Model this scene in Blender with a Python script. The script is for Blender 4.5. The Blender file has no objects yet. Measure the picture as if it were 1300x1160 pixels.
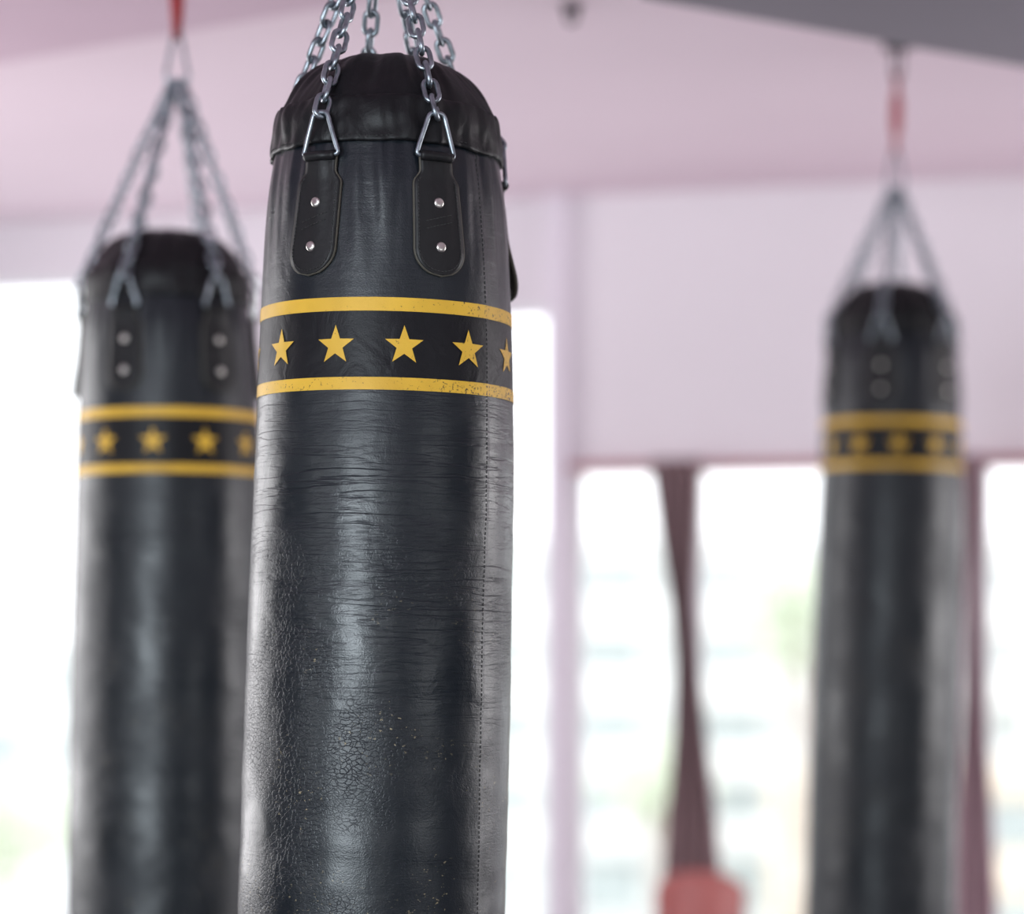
import bpy, math, random
from mathutils import Vector, Matrix, noise
random.seed(4)
scene = bpy.context.scene
scene.view_settings.view_transform = 'Standard'
COL = scene.collection
EYE = 1.5

# ------------------------------------------------------------ helpers
def link(ob, parent=None):
    COL.objects.link(ob)
    if parent: ob.parent = parent
    return ob

def mesh_ob(name, verts, faces, mat=None, parent=None, smooth=True):
    me = bpy.data.meshes.new(name)
    me.from_pydata([tuple(v) for v in verts], [], faces)
    me.update()
    if smooth:
        for p in me.polygons: p.use_smooth = True
    ob = bpy.data.objects.new(name, me)
    if mat: me.materials.append(mat)
    return link(ob, parent)

def empty(name, loc):
    e = bpy.data.objects.new(name, None)
    e.empty_display_size = 0.1
    e.location = loc
    return link(e)

class MB:
    """accumulate verts / faces"""
    def __init__(s): s.v = []; s.f = []
    def add(s, vs, fs):
        o = len(s.v); s.v += [Vector(v) for v in vs]
        s.f += [tuple(i+o for i in f) for f in fs]
    def box(s, lo, hi, M=None):
        x0,y0,z0 = lo; x1,y1,z1 = hi
        vs = [Vector(p) for p in ((x0,y0,z0),(x1,y0,z0),(x1,y1,z0),(x0,y1,z0),(x0,y0,z1),(x1,y0,z1),(x1,y1,z1),(x0,y1,z1))]
        if M: vs = [M @ v for v in vs]
        s.add(vs, [(0,3,2,1),(4,5,6,7),(0,1,5,4),(1,2,6,5),(2,3,7,6),(3,0,4,7)])
    def tube(s, pts, r, seg=8, closed=False):
        pts = [Vector(p) for p in pts]; n = len(pts)
        rings = []
        prev = None
        for i in range(n):
            if closed: t = pts[(i+1)%n]-pts[i-1]
            else: t = pts[min(i+1,n-1)]-pts[max(i-1,0)]
            t.normalize()
            if prev is None:
                a = Vector((0,0,1)) if abs(t.z)<0.9 else Vector((1,0,0))
                nn = t.cross(a).normalized()
            else:
                nn = (prev - t*prev.dot(t)).normalized()
            prev = nn
            b = t.cross(nn)
            rings.append([pts[i]+(nn*math.cos(2*math.pi*k/seg)+b*math.sin(2*math.pi*k/seg))*r for k in range(seg)])
        vs = [v for R in rings for v in R]; fs = []
        m = n if closed else n-1
        for i in range(m):
            j = (i+1)%n
            off = 0
            if closed and j == 0:   # align twist
                d = [(rings[0][k]-rings[-1][0]).length for k in range(seg)]
                off = d.index(min(d))
            for k in range(seg):
                fs.append((i*seg+k, i*seg+(k+1)%seg, j*seg+(k+1+off)%seg, j*seg+(k+off)%seg))
        if not closed:
            fs.append(tuple(range(seg))[::-1]); fs.append(tuple((n-1)*seg+k for k in range(seg)))
        s.add(vs, fs)
    def lathe(s, prof, seg=24, M=None):
        vs = []; fs = []
        for (r,z) in prof:
            for k in range(seg):
                a = 2*math.pi*k/seg
                vs.append(Vector((r*math.cos(a), r*math.sin(a), z)))
        if M: vs = [M @ v for v in vs]
        for i in range(len(prof)-1):
            for k in range(seg):
                fs.append((i*seg+k, i*seg+(k+1)%seg, (i+1)*seg+(k+1)%seg, (i+1)*seg+k))
        fs.append(tuple(range(seg))[::-1]); fs.append(tuple((len(prof)-1)*seg+k for k in range(seg)))
        s.add(vs, fs)
    def make(s, name, mat, parent=None, smooth=True):
        return mesh_ob(name, s.v, s.f, mat, parent, smooth)

def sstep(a,b,x):
    t = max(0,min(1,(x-a)/(b-a))); return t*t*(3-2*t)

# ------------------------------------------------------------ materials
def new_mat(name):
    m = bpy.data.materials.new(name); m.use_nodes = True
    nt = m.node_tree; b = nt.nodes['Principled BSDF']
    return m, nt, b
def N(nt, typ, **kw):
    n = nt.nodes.new(typ)
    for k,v in kw.items():
        if k in n.inputs.keys(): n.inputs[k].default_value = v
        else: setattr(n, k, v)
    return n
def ramp(nt, src, p0, p1, c0=(0,0,0,1), c1=(1,1,1,1)):
    r = nt.nodes.new('ShaderNodeValToRGB')
    r.color_ramp.elements[0].position = p0; r.color_ramp.elements[1].position = p1
    r.color_ramp.elements[0].color = c0; r.color_ramp.elements[1].color = c1
    nt.links.new(src, r.inputs[0]); return r.outputs[0]
def math_n(nt, op, a, b=None, c=None):
    n = nt.nodes.new('ShaderNodeMath'); n.operation = op
    for i,x in enumerate((a,b,c)):
        if x is None: continue
        if isinstance(x,(int,float)): n.inputs[i].default_value = x
        else: nt.links.new(x, n.inputs[i])
    return n.outputs[0]

def plain(name, col, rough=0.6, metal=0.0, var=0.06, scale=6.0, bump=0.0, spec=0.5):
    m, nt, b = new_mat(name)
    tc = N(nt,'ShaderNodeTexCoord'); no = N(nt,'ShaderNodeTexNoise', Scale=scale, Detail=4.0)
    nt.links.new(tc.outputs['Object'], no.inputs['Vector'])
    c0 = tuple(max(0,c*(1-var)) for c in col)+(1,); c1 = tuple(min(1,c*(1+var)) for c in col)+(1,)
    nt.links.new(ramp(nt, no.outputs[0], 0.3, 0.7, c0, c1), b.inputs['Base Color'])
    b.inputs['Roughness'].default_value = rough; b.inputs['Metallic'].default_value = metal
    b.inputs['Specular IOR Level'].default_value = spec
    if bump:
        bp = N(nt,'ShaderNodeBump', Strength=bump, Distance=0.002)
        nt.links.new(no.outputs[0], bp.inputs['Height']); nt.links.new(bp.outputs[0], b.inputs['Normal'])
    return m

def maprange(nt, src, a, b_, c, d):
    z = N(nt,'ShaderNodeMapRange'); nt.links.new(src, z.inputs[0])
    z.inputs[1].default_value=a; z.inputs[2].default_value=b_; z.inputs[3].default_value=c; z.inputs[4].default_value=d
    return z.outputs[0]

def leather(name, cracks=1.0, base=(0.003,0.006,0.010), rough=(0.27,0.43), spec=0.46):
    m, nt, b = new_mat(name); L = nt.links
    tc = N(nt,'ShaderNodeTexCoord'); O = tc.outputs['Object']
    sep = N(nt,'ShaderNodeSeparateXYZ'); L.new(O, sep.inputs[0])
    X, Z = sep.outputs[0], sep.outputs[2]
    def mapped(sc):
        mp = N(nt,'ShaderNodeMapping'); mp.inputs['Scale'].default_value = sc
        L.new(O, mp.inputs[0]); return mp.outputs[0]
    grain = N(nt,'ShaderNodeTexVoronoi', Scale=480.0); L.new(O, grain.inputs['Vector'])
    big = N(nt,'ShaderNodeTexNoise', Scale=7.0, Detail=5.0); L.new(O, big.inputs['Vector'])
    dn = N(nt,'ShaderNodeTexNoise', Scale=40.0, Detail=4.0); L.new(O, dn.inputs['Vector'])
    va = N(nt,'ShaderNodeVectorMath', operation='MULTIPLY_ADD')
    L.new(dn.outputs['Color'], va.inputs[0]); va.inputs[1].default_value=(0.022,0.022,0.022); L.new(mapped((1,1,1.45)), va.inputs[2])
    vo = N(nt,'ShaderNodeTexVoronoi', Scale=120.0, feature='DISTANCE_TO_EDGE'); L.new(va.outputs[0], vo.inputs['Vector'])
    crk = ramp(nt, vo.outputs['Distance'], 0.0, 0.09, (1,1,1,1), (0,0,0,1))
    msk = ramp(nt, math_n(nt,'ADD', big.outputs[0], maprange(nt, X, -.17, .12, .09, -.09)), 0.42, 0.62)
    zf = maprange(nt, Z, .22, .0, 0.0, 1.0)
    crk = math_n(nt,'MULTIPLY', math_n(nt,'MULTIPLY', crk, msk), zf)
    # horizontal creases
    cr = N(nt,'ShaderNodeTexNoise', Scale=1.0, Detail=3.0, Roughness=0.5); L.new(mapped((6,6,70)), cr.inputs['Vector'])
    ridge = ramp(nt, math_n(nt,'ABSOLUTE', math_n(nt,'SUBTRACT', cr.outputs[0], 0.5)), 0.0, 0.04, (1,1,1,1),(0,0,0,1))
    z2 = maprange(nt, math_n(nt,'ABSOLUTE', math_n(nt,'SUBTRACT', Z, 0.10)), .28, .12, .14, 1.0)
    big2 = N(nt,'ShaderNodeTexNoise', Scale=5.0, Detail=2.0); L.new(mapped((1.2,1.2,2.0)), big2.inputs['Vector'])
    ridge = math_n(nt,'MULTIPLY', math_n(nt,'MULTIPLY', ridge, z2), ramp(nt, big2.outputs[0], 0.30, 0.60))
    soft = N(nt,'ShaderNodeTexNoise', Scale=1.0, Detail=4.0); L.new(mapped((7,7,40)), soft.inputs['Vector'])
    wr = N(nt,'ShaderNodeTexNoise', Scale=26.0, Detail=3.0, Distortion=1.2); L.new(mapped((1,1,.7)), wr.inputs['Vector'])
    h = math_n(nt,'MULTIPLY', grain.outputs['Distance'], 0.12)
    h = math_n(nt,'SUBTRACT', h, math_n(nt,'MULTIPLY', crk, 0.34*cracks))
    h = math_n(nt,'SUBTRACT', h, math_n(nt,'MULTIPLY', ridge, 0.42*cracks))
    h = math_n(nt,'ADD', h, math_n(nt,'MULTIPLY', math_n(nt,'MULTIPLY', soft.outputs[0], z2), 3.0*cracks))
    h = math_n(nt,'ADD', h, math_n(nt,'MULTIPLY', wr.outputs[0], 0.8 if cracks>.5 else 1.8))
    bp = N(nt,'ShaderNodeBump', Strength=0.6, Distance=0.0016); L.new(h, bp.inputs['Height']); L.new(bp.outputs[0], b.inputs['Normal'])
    rr = ramp(nt, big.outputs[0], 0.3, 0.7, (rough[0],)*3+(1,), (rough[1],)*3+(1,))
    L.new(rr, b.inputs['Roughness'])
    sp = N(nt,'ShaderNodeTexNoise', Scale=150.0, Detail=4.0, Roughness=0.65); L.new(mapped((1,1,1.4)), sp.inputs['Vector'])
    sm = N(nt,'ShaderNodeTexNoise', Scale=9.0, Detail=2.0); L.new(O, sm.inputs['Vector'])
    speck = math_n(nt,'MULTIPLY', ramp(nt, sp.outputs[0], 0.635, 0.67), ramp(nt, sm.outputs[0], 0.46, 0.58))
    speck = math_n(nt,'MULTIPLY', speck, maprange(nt, Z, .10, -.10, 0.0, .85*cracks))
    mx = N(nt,'ShaderNodeMix', data_type='RGBA'); L.new(speck, mx.inputs[0])
    mx.inputs[6].default_value = base+(1,); mx.inputs[7].default_value=(0.30,0.25,0.15,1)
    L.new(mx.outputs[2], b.inputs['Base Color'])
    b.inputs['Specular IOR Level'].default_value = spec
    return m

def yellow_print():
    m, nt, b = new_mat('yellow_screen_print'); L = nt.links
    tc = N(nt,'ShaderNodeTexCoord'); O = tc.outputs['Object']
    sep = N(nt,'ShaderNodeSeparateXYZ'); L.new(O, sep.inputs[0])
    n1 = N(nt,'ShaderNodeTexNoise', Scale=210.0, Detail=6.0, Roughness=0.7); L.new(O, n1.inputs['Vector'])
    n2 = N(nt,'ShaderNodeTexNoise', Scale=16.0, Detail=2.0); L.new(O, n2.inputs['Vector'])
    xr = maprange(nt, sep.outputs[0], 0.0, .17, 0.0, .08)
    zr = maprange(nt, sep.outputs[2], .39, .33, 0.0, .04)
    s = math_n(nt,'ADD', math_n(nt,'ADD', math_n(nt,'ADD', n1.outputs[0], xr), zr), math_n(nt,'MULTIPLY', n2.outputs[0], 0.16))
    w = ramp(nt, s, 0.725, 0.78)
    tone = ramp(nt, n2.outputs[0], 0.3, 0.7, (0.60,0.35,0.030,1), (0.74,0.45,0.045,1))
    mx = N(nt,'ShaderNodeMix', data_type='RGBA'); L.new(w, mx.inputs[0]); L.new(tone, mx.inputs[6])
    mx.inputs[7].default_value=(0.03,0.027,0.02,1); L.new(mx.outputs[2], b.inputs['Base Color'])
    b.inputs['Roughness'].default_value=0.5
    b.inputs['Specular IOR Level'].default_value=0.35
    bp = N(nt,'ShaderNodeBump', Strength=0.25, Distance=0.001); L.new(n1.outputs[0], bp.inputs['Height']); L.new(bp.outputs[0], b.inputs['Normal'])
    return m

M_LEATHER = leather('black_leather_worn')
M_CAP = leather('black_leather_cap', cracks=0.15, base=(0.004,0.004,0.005), rough=(0.40,0.54), spec=.28)
M_TAB = plain('strap_leather', (0.007,0.007,0.008), rough=0.45, scale=120, bump=0.25, spec=.32)
M_EDGE = plain('strap_edge', (0.065,0.058,0.045), rough=0.6, scale=80, spec=.4)
M_THREAD = plain('thread', (0.035,0.035,0.035), rough=0.8)
M_PRINTBG = leather('black_print_ground', cracks=0.2, base=(0.003,0.003,0.005), rough=(0.40,0.5), spec=.26)
M_YEL = yellow_print()
M_STEEL = plain('galvanised_steel', (0.30,0.335,0.37), rough=0.33, metal=0.95, var=0.35, scale=60)
M_RIVET = plain('rivet_nickel', (0.62,0.60,0.56), rough=0.3, metal=1.0, scale=90)
M_DARKIRON = plain('dark_iron', (0.05,0.045,0.05), rough=0.5, metal=0.5)
M_RED = plain('red_painted_hook', (0.30,0.015,0.018), rough=0.45)

# ------------------------------------------------------------ bag geometry
KN = [(-.968,0.0),(-.967,.10),(-.962,.155),(-.945,.180),(-.90,.188),(-.70,.1888),(-.45,.1888),(-.29,.1885),(-.12,.1875),
      (.045,.186),(.2235,.184),(.335,.181),(.458,.1765),(.559,.171),(.615,.167),(.665,.160),(.70,.156),
      (.7265,.149),(.754,.131),(.782,.106),(.798,.078),(.806,.04),(.808,0.0)]
def catmull(K, step):
    out = []
    P = [Vector((k[0],k[1])) for k in K]
    for i in range(len(P)-1):
        p0 = P[max(i-1,0)]; p1=P[i]; p2=P[i+1]; p3=P[min(i+2,len(P)-1)]
        d = (p2-p1).length; n = max(2,int(d/step))
        t0=0; t1=max((p1-p0).length,1e-6)**.5; t2=t1+max((p2-p1).length,1e-6)**.5; t3=t2+max((p3-p2).length,1e-6)**.5
        m1=(p2-p1)/(t2-t1); m2=m1.copy()
        if i>0: m1=((p1-p0)/(t1-t0)*(t2-t1)+(p2-p1)/(t2-t1)*(t1-t0))/(t2-t0)
        if i<len(P)-2: m2=((p2-p1)/(t2-t1)*(t3-t2)+(p3-p2)/(t3-t2)*(t2-t1))/(t3-t1)
        for j in range(n):
            s=j/n; h=t2-t1
            out.append(p1*(2*s**3-3*s*s+1)+m1*h*(s**3-2*s*s+s)+p2*(-2*s**3+3*s*s)+m2*h*(s**3-s*s))
    out.append(P[-1]); return out
PROF = catmull(KN, .005)
def interp(tab, z):
    if z<=tab[0][0]: return tab[0][1]
    for a,b in zip(tab, tab[1:]):
        if z<=b[0]:
            return a[1]+(b[1]-a[1])*(z-a[0])/max(b[0]-a[0],1e-9)
    return tab[-1][1]
PR_T = [(p[0],p[1]) for p in PROF]
for i in range(1,len(PR_T)):
    if PR_T[i][0] < PR_T[i-1][0]: PR_T[i]=(PR_T[i-1][0],PR_T[i][1])
CX = [(-1.0,-.012),(-.5,-.0085),(-.22,-.0065),(.05,-.004),(.2,-.0012),(.39,0),(.55,-.002),(.665,-.004),(.81,-.003)]
SEAM = math.radians(54)
def disp(th, z):
    c, s = math.cos(th), math.sin(th)
    d = noise.noise(Vector((c*1.6,s*1.6,z*3)))*.0022
    w_ = sstep(.44,.62,z)
    if w_>0:
        d += noise.noise(Vector((c*6,s*6,z*4+4+2*s)))*.0046*w_
        d += noise.noise(Vector((c*13,s*13,z*9+2)))*.0018*w_
    d += noise.noise(Vector((c*3,s*3,z*22+9)))*.0011*(1-sstep(.22,.3,z))
    # dome folds gathered toward the centre
    f = sstep(.728,.765,z)
    if f>0:
        ph = 9*th + 2.6*noise.noise(Vector((c*2,s*2,1)))
        q = math.sin(ph)
        d += f*(.0052*q*abs(q)+ .0036*noise.noise(Vector((c*5,s*5,z*14))) + .0018*noise.noise(Vector((c*13,s*13,z*18))))
    a = (th-SEAM+math.pi)%(2*math.pi)-math.pi
    if z<.66:
        if a<0: d += .0016*math.exp(-((a/.35)**2))
        d -= .0016*math.exp(-((a/.010)**2))
    return d
def surf(th, z, off=0.0, r=None):
    """th measured from the side that faces the camera (-Y), + toward +X"""
    rr = (interp(PR_T,z) if r is None else r)
    rr = rr + disp(th,z)*min(1,rr/.08) + off
    return Vector((interp(CX,z)+rr*math.sin(th), -rr*math.cos(th), z))

def build_body(par):
    SEG=288; vs=[]; fs=[]
    rows = PROF[1:-1]
    for p in rows:
        for k in range(SEG):
            vs.append(surf(2*math.pi*k/SEG, p[0], 0, p[1]))
    for i in range(len(rows)-1):
        for k in range(SEG):
            fs.append((i*SEG+k, i*SEG+(k+1)%SEG, (i+1)*SEG+(k+1)%SEG, (i+1)*SEG+k))
    fs.append(tuple(range(SEG))[::-1]); fs.append(tuple((len(rows)-1)*SEG+k for k in range(SEG)))
    mesh_ob('leather_body', vs, fs, M_LEATHER, par)

def build_band(par):
    SEG=240; vs=[]; fs=[]
    def edge(th):  # wavy hem
        return .661+.003*noise.noise(Vector((math.cos(th)*3,math.sin(th)*3,5)))
    NR=16
    prof=[]
    for k in range(SEG):
        th=2*math.pi*k/SEG; e=edge(th)
        top=.727+.003*noise.noise(Vector((math.cos(th)*2.5,math.sin(th)*2.5,8)))
        col=[surf(th,e+.001,.0002)]
        for j in range(NR):
            t=j/(NR-1); z=e+(top-e)*t
            off=.0052+.0014*t+.0036*noise.noise(Vector((math.cos(th)*8,math.sin(th)*8,t*2)))+.0014*noise.noise(Vector((math.cos(th)*20,math.sin(th)*20,t*3)))
            if j==0: off-=.0012
            if j==NR-1: off-=.001
            col.append(surf(th,z,off))
        col.append(surf(th,top+.0008,-.001))
        prof.append(col)
    n=len(prof[0])
    for j in range(n):
        for k in range(SEG): vs.append(prof[k][j])
    for j in range(n-1):
        for k in range(SEG):
            fs.append((j*SEG+k,j*SEG+(k+1)%SEG,(j+1)*SEG+(k+1)%SEG,(j+1)*SEG+k))
    mesh_ob('cap_band', vs, fs, M_CAP, par)
    # dome cover in the same matt leather
    SEG=240; vs=[]; fs=[]
    rows=[p for p in PROF[:-1] if p[0]>.722]
    for p in rows:
        for k in range(SEG): vs.append(surf(2*math.pi*k/SEG,p[0],.0012,p[1]))
    for i in range(len(rows)-1):
        for k in range(SEG): fs.append((i*SEG+k,i*SEG+(k+1)%SEG,(i+1)*SEG+(k+1)%SEG,(i+1)*SEG+k))
    vs=[v+Vector((0,0,.001)) for v in vs]
    fs.append(tuple((len(rows)-1)*SEG+k for k in range(SEG)))
    mesh_ob('gathered_top', vs, fs, M_CAP, par)
    st=MB()
    for k in range(150):
        a=2*math.pi*k/150; b=a+.024
        st.tube([surf(a,edge(a)+.0075,.0043),surf((a+b)/2,edge(a)+.0075,.0054),surf(b,edge(b)+.0075,.0043)],.0005,5)
    st.make('cap_stitching', M_THREAD, par)

def ring_shell(name, z0, z1, off, mat, par, rows=5):
    SEG=288; vs=[]; fs=[]
    for j in range(rows):
        z=z0+(z1-z0)*j/(rows-1)
        for k in range(SEG): vs.append(surf(2*math.pi*k/SEG,z,off))
    for j in range(rows-1):
        for k in range(SEG):
            fs.append((j*SEG+k,j*SEG+(k+1)%SEG,(j+1)*SEG+(k+1)%SEG,(j+1)*SEG+k))
    mesh_ob(name,vs,fs,mat,par)

def build_stars(par, off_deg, zc, size, sp=32.7):
    mb=MB(); K=7
    pos=[off_deg+sp*k for k in (-2,-1,0,1,2)]
    gap=(360-4*sp)/7
    pos+=[off_deg+2*sp+gap*k for k in range(1,7)]
    for q in pos:
        t0=math.radians(q)
        out=[]
        for i in range(10):
            a=math.pi/2+i*math.pi/5
            r=size if i%2==0 else size*.40
            out.append((r*math.cos(a), r*math.sin(a)))
        per=[]
        for i in range(10):
            a=out[i]; b=out[(i+1)%10]
            for j in range(5): per.append((a[0]+(b[0]-a[0])*j/5, a[1]+(b[1]-a[1])*j/5))
        m=len(per); R=interp(PR_T,zc)
        vs=[surf(t0,zc,.0012)]; fs=[]
        for l in range(1,K+1):
            for p in per:
                f=l/K; vs.append(surf(t0+p[0]*f/R, zc+p[1]*f, .0012))
        for j in range(m): fs.append((0,1+j,1+(j+1)%m))
        for l in range(K-1):
            for j in range(m):
                a=1+l*m+j; b=1+l*m+(j+1)%m
                fs.append((a,a+m,b+m,b))
        mb.add(vs,fs)
    mb.make('star_print',M_YEL,par)

TL=.162
def tab_hw(t):      # half width along the tab, t=0 top .. 1 bottom
    s=t*TL
    if s<.018: return .0245
    if s<.036: return .0245+(.0345-.0245)*sstep(.018,.036,s)
    R=.0368
    if s<TL-R: return .0345+(R-.0345)*(s-.036)/(TL-R-.036)
    d=(s-(TL-R))/R
    return R*math.sqrt(max(0,1-d*d))
def build_tab(par, deg, zt, lean, flare, mbs):
    body, edge, thr, riv, steel = mbs
    th0=math.radians(deg); L=TL; RR=.0368
    def P(x, s, off):   # x lateral metres, s distance down
        x2 = x + lean*s
        z = zt - s
        fl = flare*sstep(.07,.16,s) + .0035*sstep(.035,.0,s)
        return surf(th0+x2/.172, z, off+fl)
    NT=40; NX=12
    def sheet(mb, inset, o0, o1):
        top=[];bot=[]
        for i in range(NT+1):
            s=L*(i/NT)
            s=min(max(s,inset*.2),L-inset)
            w=max(tab_hw(s/L)-inset,.0006)
            if s>L-RR:
                d=(s-(L-RR)); R=RR-inset
                w=math.sqrt(max(R*R-d*d,1e-7))
            top.append([P(-w+2*w*j/NX,s,o1) for j in range(NX+1)])
            bot.append([P(-w+2*w*j/NX,s,o0) for j in range(NX+1)])
        vs=[];fs=[]; W=NX+1
        for r in top: vs+=r
        o=len(vs)
        for r in bot: vs+=r
        for i in range(NT):
            for j in range(NX):
                a=i*W+j
                fs.append((a,a+W,a+W+1,a+1)); fs.append((o+a,o+a+1,o+a+W+1,o+a+W))
            fs.append((i*W,o+i*W,o+(i+1)*W,(i+1)*W))
            a=i*W+NX; fs.append((a,a+W,o+a+W,o+a))
        for j in range(NX):
            fs.append((j,j+1,o+j+1,o+j)); a=NT*W+j; fs.append((a,o+a,o+a+1,a+1))
        mb.add(vs,fs)
    sheet(edge,0,.0004,.0048)
    sheet(body,.0020,.0046,.0062)
    path=[]
    for i in range(0,61):
        s=.028+(L-.028-.0070)*i/60
        w=tab_hw(s/L)-.0070 if s<L-RR else math.sqrt(max((RR-.0070)**2-(s-(L-RR))**2,0))
        path.append((w,s))
    full=[(-w,s) for w,s in path]+[(w,s) for w,s in path[::-1]]
    acc=[0]
    for a,b in zip(full,full[1:]): acc.append(acc[-1]+math.hypot(a[0]-b[0],a[1]-b[1]))
    def at(d):
        for i in range(len(full)-1):
            if d<=acc[i+1]:
                f=(d-acc[i])/max(acc[i+1]-acc[i],1e-9)
                return (full[i][0]+(full[i+1][0]-full[i][0])*f, full[i][1]+(full[i+1][1]-full[i][1])*f)
        return full[-1]
    d=0
    while d<acc[-1]-.003:
        a=at(d); b=at(d+.0032); m=at(d+.0016)
        thr.tube([P(*a,.0060),P(*m,.0071),P(*b,.0060)],.0006,5); d+=.0048
    for s0 in (.082,.092):
        for k in range(8):
            x0=-.019+k*.0048
            thr.tube([P(x0,s0-.3*x0,.0060),P(x0+.0016,s0-.3*(x0+.0016),.0071),P(x0+.0033,s0-.3*(x0+.0033),.0060)],.0006,5)
    for s in (.062,.122):
        c=P(0,s,.0060); nrm=Vector((math.sin(th0+lean*s/.17),-math.cos(th0+lean*s/.17),0))
        M=Matrix.Translation(c)@nrm.to_track_quat('Z','Y').to_matrix().to_4x4()
        riv.lathe([(.0072,-.001),(.0072,.0008),(.0062,.0020),(.0042,.0026),(.0,.0028)],20,M)
    loop=[]
    for k in range(13):
        x=-.0225+.045*k/12
        loop.append(P(x,-.001,.0080))
    body.tube(loop,.0068,12)
    # trapezoid steel ring
    pts=[]
    hw0,hw1=.0285,.0100
    zb,zt2=zt+.002, zt+.060
    corners=[(-hw0,zb),(hw0,zb),(hw1,zt2),(-hw1,zt2)]
    n=len(corners); poly=[]
    for i in range(n):
        p=Vector(corners[i]); a=Vector(corners[i-1]); b=Vector(corners[(i+1)%n])
        rad=.007
        pa=p+(a-p).normalized()*rad; pb=p+(b-p).normalized()*rad
        for q in range(5):
            t=q/4; poly.append(pa*(1-t)**2+p*2*t*(1-t)+pb*t*t)
        for q in range(1,5):
            nb=b+(p-b).normalized()*rad
            poly.append(pb+(nb-pb)*q/5)
    for p in poly:
        z=p[1]; f=(z-zb)/(zt2-zb)
        r=interp(PR_T,zt)+.0095+ f*.001
        th=th0+p[0]/.172
        pts.append(Vector((interp(CX,z)+r*math.sin(th),-r*math.cos(th),z)))
    steel.tube(pts,.0034,10,closed=True)
    r=interp(PR_T,zt)+.0105
    return Vector((interp(CX,zt2)+r*math.sin(th0),-r*math.cos(th0),zt2-.003))

def chain(mb, path, phase):
    """links laid along a polyline"""
    seg=[(path[i+1]-path[i]).length for i in range(len(path)-1)]
    L=sum(seg); p=.0272; n=max(2,round(L/p)); p=L/n
    wr=.0038
    def at(d):
        for i,s in enumerate(seg):
            if d<=s or i==len(seg)-1:
                return path[i]+(path[i+1]-path[i])*(d/s)
            d-=s
    hl=(p+2*wr)/2; hw=.0094
    for i in range(n):
        a0=at(i*p); a1=at((i+1)*p); c=(a0+a1)/2; up=(a1-a0).normalized()
        side=up.cross(Vector((math.cos(phase),math.sin(phase),0))).normalized()
        nrm=up.cross(side)
        jit=(random.random()-.5)*.5
        ang=(math.pi/4 if i%2 else -math.pi/4)+jit
        a=side*math.cos(ang)+nrm*math.sin(ang)
        pts=[]; st=hl-hw
        for k in range(8):
            t=math.pi*k/7; pts.append(c+up*(st+hw*math.sin(t))+a*(hw*math.cos(t)))
        for k in range(8):
            t=math.pi+math.pi*k/7; pts.append(c+up*(-st+hw*math.sin(t))+a*(hw*math.cos(t)))
        mb.tube(pts,wr,8,closed=True)

def oval(mb, z0, z1, hw, wr, top_hw=None, ax=Vector((1,0,0)), c=Vector((0,0,0))):
    top_hw = top_hw if top_hw is not None else hw
    pts=[]
    for k in range(10):
        t=math.pi*k/9; pts.append(c+ax*(top_hw*math.cos(t))+Vector((0,0,z1-top_hw+top_hw*math.sin(t))))
    for k in range(10):
        t=math.pi+math.pi*k/9; pts.append(c+ax*(hw*math.cos(t))+Vector((0,0,z0+hw+hw*math.sin(t))))
    mb.tube(pts,wr,10,closed=True)

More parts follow.
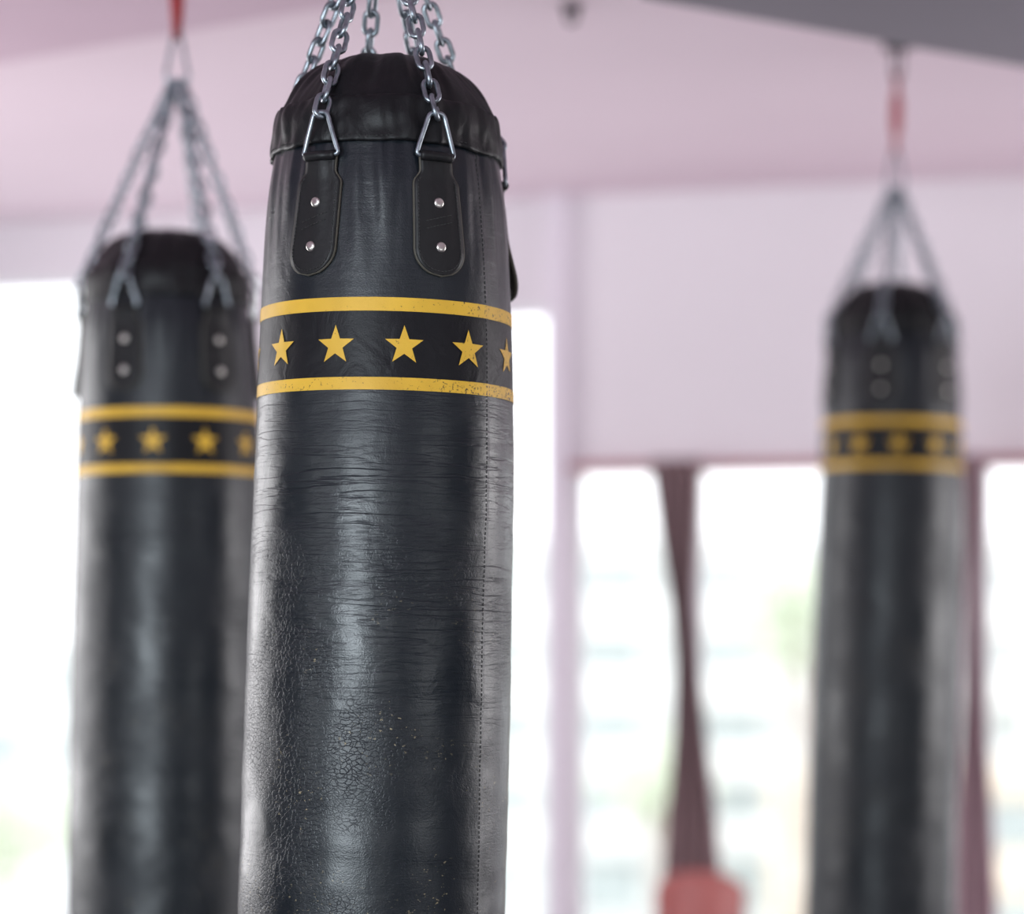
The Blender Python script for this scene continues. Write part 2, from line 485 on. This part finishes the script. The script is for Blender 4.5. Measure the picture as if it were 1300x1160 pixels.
def build_bag(X, D, dz, tilt, star_off, star_sp, angs, z_apex, z_link, z_red, z_ceil, apx=0.0):
    """z_* are heights above eye level"""
    t=math.radians(tilt)
    e=empty('punching_bag',(X-.39*math.sin(t), D, EYE+dz))
    e.rotation_euler=(0,t,0)
    build_body(e); build_band(e)
    ring_shell('print_ground',.328,.446,.0003,M_PRINTBG,e,16)
    ring_shell('upper_stripe',.430,.4485,.0009,M_YEL,e)
    ring_shell('lower_stripe',.3235,.3405,.0009,M_YEL,e)
    build_stars(e,star_off,.3835,.0275,star_sp)
    sm=MB(); z=-.92
    while z<.65:
        sm.tube([surf(SEAM-.035,z,.0002),surf(SEAM-.035,z+.002,.0008),surf(SEAM-.035,z+.004,.0002)],.0005,5); z+=.0065
    sm.make('seam_stitching',M_THREAD,e)
    mbs=[MB() for _ in range(5)]; ch=MB()
    apex=Vector((interp(CX,.8)+apx,0,z_apex-dz))
    for i,A in enumerate(angs):
        dg,lean,flare=A[:3]
        p0=build_tab(e,dg,.641,lean,flare,mbs)
        th=math.radians(dg)
        p1=apex+Vector((math.sin(th)*.013,-math.cos(th)*.013,-.004))
        path=[p0,p1]
        if len(A)>3:      # slack chain resting against the shoulder
            tc_=math.radians(A[3]); path=[p0,Vector((interp(CX,.77)+.140*math.sin(tc_),-.140*math.cos(tc_),.765)),p1]
        chain(ch,path,th+.3)
    mbs[0].make('strap_tabs',M_TAB,e); mbs[1].make('strap_edges',M_EDGE,e)
    mbs[2].make('strap_stitching',M_THREAD,e); mbs[3].make('rivets',M_RIVET,e,)
    mbs[4].make('steel_rings',M_STEEL,e)
    pts=[apex+Vector((.020*math.cos(a),.020*math.sin(a),0)) for a in [2*math.pi*k/20 for k in range(20)]]
    ch.tube(pts,.0045,8,closed=True)
    oval(ch,z_apex-dz-.006,z_link-dz,.022,.0042,.007,c=Vector((apex.x,0,0)))
    ch.make('chains',M_STEEL,e)
    rd=MB()
    z0=z_link-dz-.012; z1=z_red-dz; c=Vector((apex.x,0,0))
    oval(rd,z0,z1,.0105,.0058,ax=Vector((.3,.95,0)).normalized(),c=c)
    zm=(z0+z1)/2
    rd.lathe([(.004,zm-.055),(.012,zm-.050),(.0145,zm-.02),(.0145,zm+.02),(.012,zm+.050),(.004,zm+.055)],16,Matrix.Translation(c))
    rd.make('red_swivel_hook',M_RED,e)
    mt=MB(); zc=z_ceil-dz
    oval(mt,z1-.014,zc-.004,.011,.0045,c=c)
    mt.lathe([(.036,zc-.008),(.040,zc-.004),(.040,zc)],24,Matrix.Translation(c))
    for k in range(4):
        a=math.pi/4+k*math.pi/2
        mt.lathe([(.005,zc-.013),(.005,zc-.007)],6,Matrix.Translation(c+Vector((.028*math.cos(a),.028*math.sin(a),0))))
    mt.make('ceiling_plate',M_DARKIRON,e)
    return e

A1=[(-28.5,-.09,0),(25.5,.03,0),(113,0,.012,131),(160,0,0),(-164,0,0),(-118,0,.002,-110)]
build_bag(-.1777,3.43,0,.9,10.6,30.2,A1,1.045,1.16,1.315,1.40,-.014)
A2=[(-20,0,0),(41,0,0),(100,0,.003),(160,0,0),(-140,0,0),(-88,0,.006)]
build_bag(-.673,4.75,-.025,0.0,-2.0,32,A2,1.076,1.176,1.33,1.40,.018)
A3=[(-18,0,0),(42,0,0),(102,0,0),(162,0,0),(-138,0,0),(-78,0,0)]
build_bag(.974,6.2,.083,1.0,-3.5,32,A3,1.13,1.235,1.425,1.50)

# ------------------------------------------------------------ room
YAW=math.radians(-13.62)
RM=Matrix.Rotation(YAW,4,'Z')
U0,U1,V0,V1=-4.7,4.0,-3.6,8.165
TH=.22; H=3.0
M_WALL=plain('wall_paint_lilac',(0.76,0.70,0.74),rough=.8,var=.02,scale=1.5)
M_WALLD=plain('wall_dark_low_reflection',(0.06,0.058,0.066),rough=.8,var=.05,scale=1.5)  # unseen walls darkened so the leather reflects less of them
M_CEIL=plain('ceiling_paint_pink',(0.78,0.63,0.705),rough=.85,var=.02,scale=1.2)
M_SOFF=plain('soffit_paint_rose',(0.61,0.44,0.53),rough=.85,var=.03,scale=1.2)
M_BEAM=plain('beam_shaded_grey',(0.22,0.195,0.23),rough=.8,var=.04,scale=2)  # shade on the beam's underside put into the colour as grey
M_PIL=plain('pilaster_paint_lilac',(0.76,0.69,0.76),rough=.8,var=.02)
M_FRAME=plain('window_frame_white',(0.8,0.79,0.8),rough=.5,var=.02)
M_FRAMER=plain('window_frame_red',(0.38,0.14,0.16),rough=.5,var=.05)
M_CURT=plain('curtain_fabric',(0.30,0.20,0.21),rough=.9,var=.15,scale=40)
M_CURT2=plain('curtain_fabric_rose',(0.52,0.36,0.40),rough=.9,var=.15,scale=40)
m,nt,b=new_mat('grey_gym_mats')
tc=N(nt,'ShaderNodeTexCoord'); br=N(nt,'ShaderNodeTexBrick',Scale=1.0); nt.links.new(tc.outputs['Object'],br.inputs['Vector'])
br.offset=0.0
br.inputs['Color1'].default_value=(.20,.19,.20,1); br.inputs['Color2'].default_value=(.17,.165,.18,1); br.inputs['Mortar'].default_value=(.05,.05,.05,1)
br.inputs['Mortar Size'].default_value=.006; br.inputs['Brick Width'].default_value=1.0; br.inputs['Row Height'].default_value=1.0
nt.links.new(br.outputs[0],b.inputs['Base Color']); b.inputs['Roughness'].default_value=.55
M_FLOOR=m

def room_ob(mb,name,mat,parent=None,smooth=False):
    ob=mb.make(name,mat,parent,smooth)
    if not parent: ob.matrix_world=RM
    return ob

def wall_boxes(a0,a1,openings,put):
    cur=a0
    for (x0,x1,z0,z1) in sorted(openings):
        if x0>cur: put(cur,x0,0,H)
        put(x0,x1,0,z0); put(x0,x1,z1,H)
        cur=x1
    if cur<a1: put(cur,a1,0,H)

far_open=[(-4.55,-2.93,.40,2.78),(-2.82,-1.85,.40,2.62),(-1.765,-1.392,.40,2.062),(-1.342,-.425,.40,2.062),(-.372,.62,.40,2.062),(.68,1.7,.40,2.062),(1.76,2.8,.40,2.062)]
mb=MB(); wall_boxes(U0,U1,far_open,lambda a,b_,z0,z1: mb.box((a,V1,z0),(b_,V1+TH,z1))); room_ob(mb,'wall_back',M_WALL)
front_open=[(-3.0,-.6,.6,2.7),(.9,2.9,.6,2.7)]
mb=MB(); wall_boxes(U0,U1,front_open,lambda a,b_,z0,z1: mb.box((a,V0-TH,z0),(b_,V0,z1))); room_ob(mb,'wall_front',M_WALLD)
left_open=[(-2.6,-.2,.6,2.7),(3.2,6.6,.6,2.7)]  # far opening added to let fill light onto the back wall
mb=MB(); wall_boxes(V0-TH,V1+TH,left_open,lambda a,b_,z0,z1: mb.box((U0-TH,a,z0),(U0,b_,z1))); room_ob(mb,'wall_left',M_WALLD)
right_open=[(-1.5,1.0,.6,2.7),(5.0,7.8,.6,2.7)]
mb=MB(); wall_boxes(V0-TH,V1+TH,right_open,lambda a,b_,z0,z1: mb.box((U1,a,z0),(U1+TH,b_,z1))); room_ob(mb,'wall_right',M_WALLD)
mb=MB(); mb.box((U0-TH,V0-TH,-.15),(U1+TH,V1+TH,0)); room_ob(mb,'floor',M_FLOOR)
mb=MB(); mb.box((U0-TH,V0-TH,H),(U1+TH,V1+TH,H+.2)); room_ob(mb,'ceiling',M_CEIL)

def window(idx,a0,a1,z0,z1,mapf,mat,mull=1,trans=0):
    w=MB(); f=.022
    def bar(x0,x1,za,zb,d0=.06,d1=.12):
        lo,hi=mapf(x0,d0),mapf(x1,d1)
        w.box((min(lo[0],hi[0]),min(lo[1],hi[1]),za),(max(lo[0],hi[0]),max(lo[1],hi[1]),zb))
    bar(a0,a0+f,z0,z1); bar(a1-f,a1,z0,z1); bar(a0+f,a1-f,z0,z0+.04); bar(a0+f,a1-f,z1-f,z1)
    for i in range(mull):
        c=a0+(a1-a0)*(i+1)/(mull+1); bar(c-.014,c+.014,z0+.04,z1-f)
    if trans: bar(a0+f,a1-f,trans-.015,trans+.015,.07,.11)
    bar(a0,a1,z0,z0+.02,0,.06)
    room_ob(w,'window_%d'%idx,mat)
idx=1
for k,(a,b_,z0,z1) in enumerate(far_open):
    window(idx,a,b_,z0,z1,lambda s,d:(s,V1+d),M_FRAME,0,0); idx+=1
for (a,b_,z0,z1) in front_open: window(idx,a,b_,z0,z1,lambda s,d:(s,V0-d),M_FRAME,2); idx+=1
for (a,b_,z0,z1) in left_open: window(idx,a,b_,z0,z1,lambda s,d:(U0-d,s),M_FRAME,2); idx+=1
for (a,b_,z0,z1) in right_open: window(idx,a,b_,z0,z1,lambda s,d:(U1+d,s),M_FRAME,2); idx+=1

mb=MB(); mb.box((-1.835,V1-.06,.001),(-1.780,V1-.001,H-.001)); room_ob(mb,'trim_2',M_PIL)
mb=MB(); mb.box((-1.765,V1-.05,2.045),(2.9,V1-.02,2.072))
for u in (-1.7,-.9,0,.9,1.8,2.8): mb.box((u-.01,V1-.03,2.05),(u+.01,V1+.001,2.07))
room_ob(mb,'trim_1',M_FRAMER)

def curtain(name,rows,mat,v):
    NX=60; NZ=70; vs=[];fs=[]
    zt=rows[0][0]; zb=rows[-1][0]
    R0=[(-r[0],r[1]) for r in rows]; R1=[(-r[0],r[2]) for r in rows]
    for i in range(NZ+1):
        z=zt+(zb-zt)*i/NZ; a=interp(R0,-z); c=interp(R1,-z)
        amp=.022
        for j in range(NX+1):
            t=j/NX
            vs.append((a+(c-a)*t, v-amp+amp*math.sin(t*2*math.pi*5+.4*math.sin(z*3)), z))
    for i in range(NZ):
        for j in range(NX):
            k=i*(NX+1)+j; fs.append((k,k+NX+1,k+NX+2,k+1))
    ob=mesh_ob(name,vs,fs,mat); ob.matrix_world=RM
    md=ob.modifiers.new('thick','SOLIDIFY'); md.thickness=.004
    return ob
curtain('tied_curtain',[(2.08,-1.475,-1.295),(1.85,-1.445,-1.31),(1.6,-1.405,-1.32),(1.4,-1.39,-1.305),(1.15,-1.395,-1.28),(.85,-1.42,-1.245),(.45,-1.45,-1.22)],M_CURT,V1-.06)
curtain('tied_curtain',[(2.08,-.44,-.355),(1.6,-.425,-.365),(1.3,-.425,-.355),(.85,-.46,-.33),(.45,-.48,-.31)],M_CURT2,V1-.06)

def prism(name,poly,z0,z1,mat):
    n=len(poly); vs=[(x,y,z0) for x,y in poly]+[(x,y,z1) for x,y in poly]
    fs=[tuple(range(n))[::-1],tuple(range(n,2*n))]+[(i,(i+1)%n,(i+1)%n+n,i+n) for i in range(n)]
    return mesh_ob(name,vs,fs,mat,None,False)
prism('ceiling_soffit',[(-3.6,2.0),(.25,2.0),(.25,5.02),(-2.6,6.81)],2.90,3.0,M_SOFF)
d=Vector((.89,.59)).normalized(); nrm=Vector((d.y,-d.x))
p0=Vector((.29,4.99))-d*.03; p1=p0+d*4.2
prism('ceiling_beam',[tuple(p0),tuple(p0+nrm*.9),tuple(p1+nrm*.9),tuple(p1)],2.80,3.0,M_BEAM)

mb=MB()
c=Vector((.143,5.80,0))
mb.lathe([(.022,2.985),(.026,2.992),(.026,3.0)],20,Matrix.Translation(c))
oval(mb,2.955,2.992,.012,.005,c=c)
mb.make('ceiling_hook',M_DARKIRON)

# red chair near the windows
ce=empty('plastic_chair',(.555,7.5,0)); ce.rotation_euler=(0,0,math.radians(-18)); ce.scale=(.72,.72,.86)
M_CH=plain('red_plastic',(.42,.11,.10),rough=.4)
NX=16;NZ=14; vs=[];fs=[]
for i in range(NZ+1):
    t=i/NZ
    for j in range(NX+1):
        s=j/NX*2-1
        w=.19+.012*t
        z=.50+.36*t*(1-.16*abs(s)**3)
        vs.append((s*w, .16+.05*t-.05*(s*s), z))
for i in range(NZ):
    for j in range(NX):
        k=i*(NX+1)+j
        if 2<i<5 and 3<j<12: continue
        fs.append((k,k+1,k+NX+2,k+NX+1))
o=mesh_ob('backrest',vs,fs,M_CH,ce); md=o.modifiers.new('t','SOLIDIFY'); md.thickness=.012
vs=[];fs=[]
for i in range(13):
    t=i/12
    for j in range(17):
        s=j/8-1
        vs.append((s*(.21-.02*t), -.22+.42*t, .455-.02*(1-s*s)*math.sin(math.pi*t)+.05*sstep(.85,1,t)-.03*sstep(.1,0,t)))
for i in range(12):
    for j in range(16):
        k=i*17+j; fs.append((k,k+1,k+18,k+17))
o=mesh_ob('seat',vs,fs,M_CH,ce); md=o.modifiers.new('t','SOLIDIFY'); md.thickness=.014
lg=MB()
for sx in(-1,1):
    lg.tube([(sx*.17,-.17,.44),(sx*.20,-.21,.01)],.011,10)
    lg.tube([(sx*.17,.16,.70),(sx*.17,.17,.44),(sx*.20,.22,.01)],.011,10)
lg.tube([(-.17,-.17,.43),(.17,-.17,.43)],.009,8); lg.tube([(-.17,.17,.43),(.17,.17,.43)],.009,8)
lg.make('legs',M_STEEL,ce)

# ------------------------------------------------------------ outside
M_GR=plain('street_overexposed',(.70,.71,.71),rough=.9,var=.08,scale=.05)  # overexposure painted into the outdoor colours by paling them
mesh_ob('ground_outside',[(-150,12,-9),(150,12,-9),(150,260,-9),(-150,260,-9)],[(0,1,2,3)],M_GR,None,False)
M_FAC=plain('facade_overexposed',(.80,.82,.81),rough=.9,var=.03,scale=.2)
M_FACW=plain('facade_cream',(.78,.69,.57),rough=.9,var=.03,scale=.2)
M_WIN=plain('facade_window',(.52,.58,.58),rough=.5,var=.2,scale=.3)  # glazing tone lifted too, to look blown out
def building(x,y,w,dp,z0,floors,fh,mf,yaw=0):
    e=empty('apartment_building',(x,y,z0)); e.rotation_euler=(0,0,yaw)
    a=MB(); a.box((-w/2,0.6,0),(w/2,dp,floors*fh))
    g=MB()
    nb=int(w/4)
    for f in range(floors):
        a.box((-w/2-.2,-.1,f*fh+fh-.35),(w/2+.2,.6,f*fh+fh))
        a.box((-w/2-.2,-.15,f*fh+fh),(w/2+.2,0,f*fh+fh+ (.9 if f<floors-1 else .5)))
        for k in range(nb):
            c=-w/2+(k+.5)*w/nb
            g.box((c-1.1,.45,f*fh+.3),(c+1.1,.59,f*fh+fh-.6))
    for k in range(nb+1):
        c=-w/2+k*w/nb; a.box((c-.25,-.05,0),(c+.25,.6,floors*fh))
    a.make('facade',mf,e,False); g.make('glazing',M_WIN,e,False)
building(8,88,22,12,-9,5,2.7,M_FAC)
building(31,100,20,12,-9,5,2.9,M_FACW)
building(-30,110,34,12,-9,3,3.2,M_FAC,.1)
building(15,72,14,10,-9,2,3.0,M_FACW,-.1)
M_LEAF=plain('overexposed_foliage',(.68,.73,.60),rough=.9,var=.1,scale=1.0); M_BARK=plain('bark',(.5,.44,.4),rough=.9)  # leaves paled to carry the overexposed look
def tree(x,y,h,r):
    e=empty('street_tree',(x,y,-9))
    t=MB(); t.tube([(0,0,0),(.1,0,h*.4),(0,.1,h*.75)],.22,8)
    t.tube([(.05,0,h*.45),(r*.5,0,h*.7)],.1,6); t.tube([(.05,0,h*.5),(-r*.5,.2,h*.75)],.1,6)
    t.make('trunk',M_BARK,e)
    l=MB()
    for k in range(260):
        v=Vector((random.gauss(0,1),random.gauss(0,1),random.gauss(0,1))).normalized()*random.random()**.4*r
        c=Vector((v.x,v.y,h*.78+v.z*.8)); s=r*.13
        a=Vector((random.uniform(-1,1),random.uniform(-1,1),random.uniform(-1,1))).normalized(); b2=a.orthogonal().normalized(); c2=a.cross(b2)
        l.add([c+b2*s,c+c2*s,c-b2*s,c-c2*s],[(0,1,2,3)])
    l.make('foliage',M_LEAF,e,False)
tree(7.9,66,14.0,2.0); tree(4.2,70,8,1.8); tree(-13.5,64,7.0,2.0)

# ------------------------------------------------------------ light
w=bpy.data.worlds.new('overcast'); scene.world=w; w.use_nodes=True
bg=w.node_tree.nodes['Background']; bg.inputs[0].default_value=(.95,.975,1.0,1); bg.inputs[1].default_value=2.5
def area(name,u,v,z,du,dv,sx,sz,P,col=(.88,.95,1)):
    l=bpy.data.lights.new(name,'AREA'); l.shape='RECTANGLE'; l.size=sx; l.size_y=sz; l.energy=P; l.color=col
    o=bpy.data.objects.new(name,l); COL.objects.link(o)
    o.location=RM@Vector((u,v,z)); dr=(RM@Vector((du,dv,0))).normalized()
    o.rotation_euler=dr.to_track_quat('-Z','Y').to_euler(); return o
area('daylight_front_left',-1.8,V0-.25,1.65,0,1,2.4,2.1,320,(.82,.93,1))
area('daylight_front_right',1.9,V0-.25,1.65,0,1,2.0,2.1,8)
area('daylight_left_near',U0-.25,-1.4,1.65,1,0,2.4,2.1,30)
area('fill_left_far',U0-.25,4.9,1.65,1,0,3.4,2.1,85,(1,.96,.97))  # added fill that brightens the far wall, no known source
area('daylight_right_far',U1+.25,6.4,1.65,-1,0,2.8,2.1,125,(1,.96,.97))
area('daylight_right_near',U1+.25,-.25,1.65,-1,0,2.5,2.1,10)

# ------------------------------------------------------------ camera
cd=bpy.data.cameras.new('camera'); cam=bpy.data.objects.new('camera',cd); COL.objects.link(cam)
cam.location=(0,0,EYE); cam.rotation_euler=(math.pi/2,0,0)
cd.sensor_fit='HORIZONTAL'; cd.sensor_width=36; cd.lens=85; cd.shift_y=220/1300
cd.dof.use_dof=True; cd.dof.focus_distance=3.27; cd.dof.aperture_fstop=1.4
cd.clip_end=500
scene.camera=cam
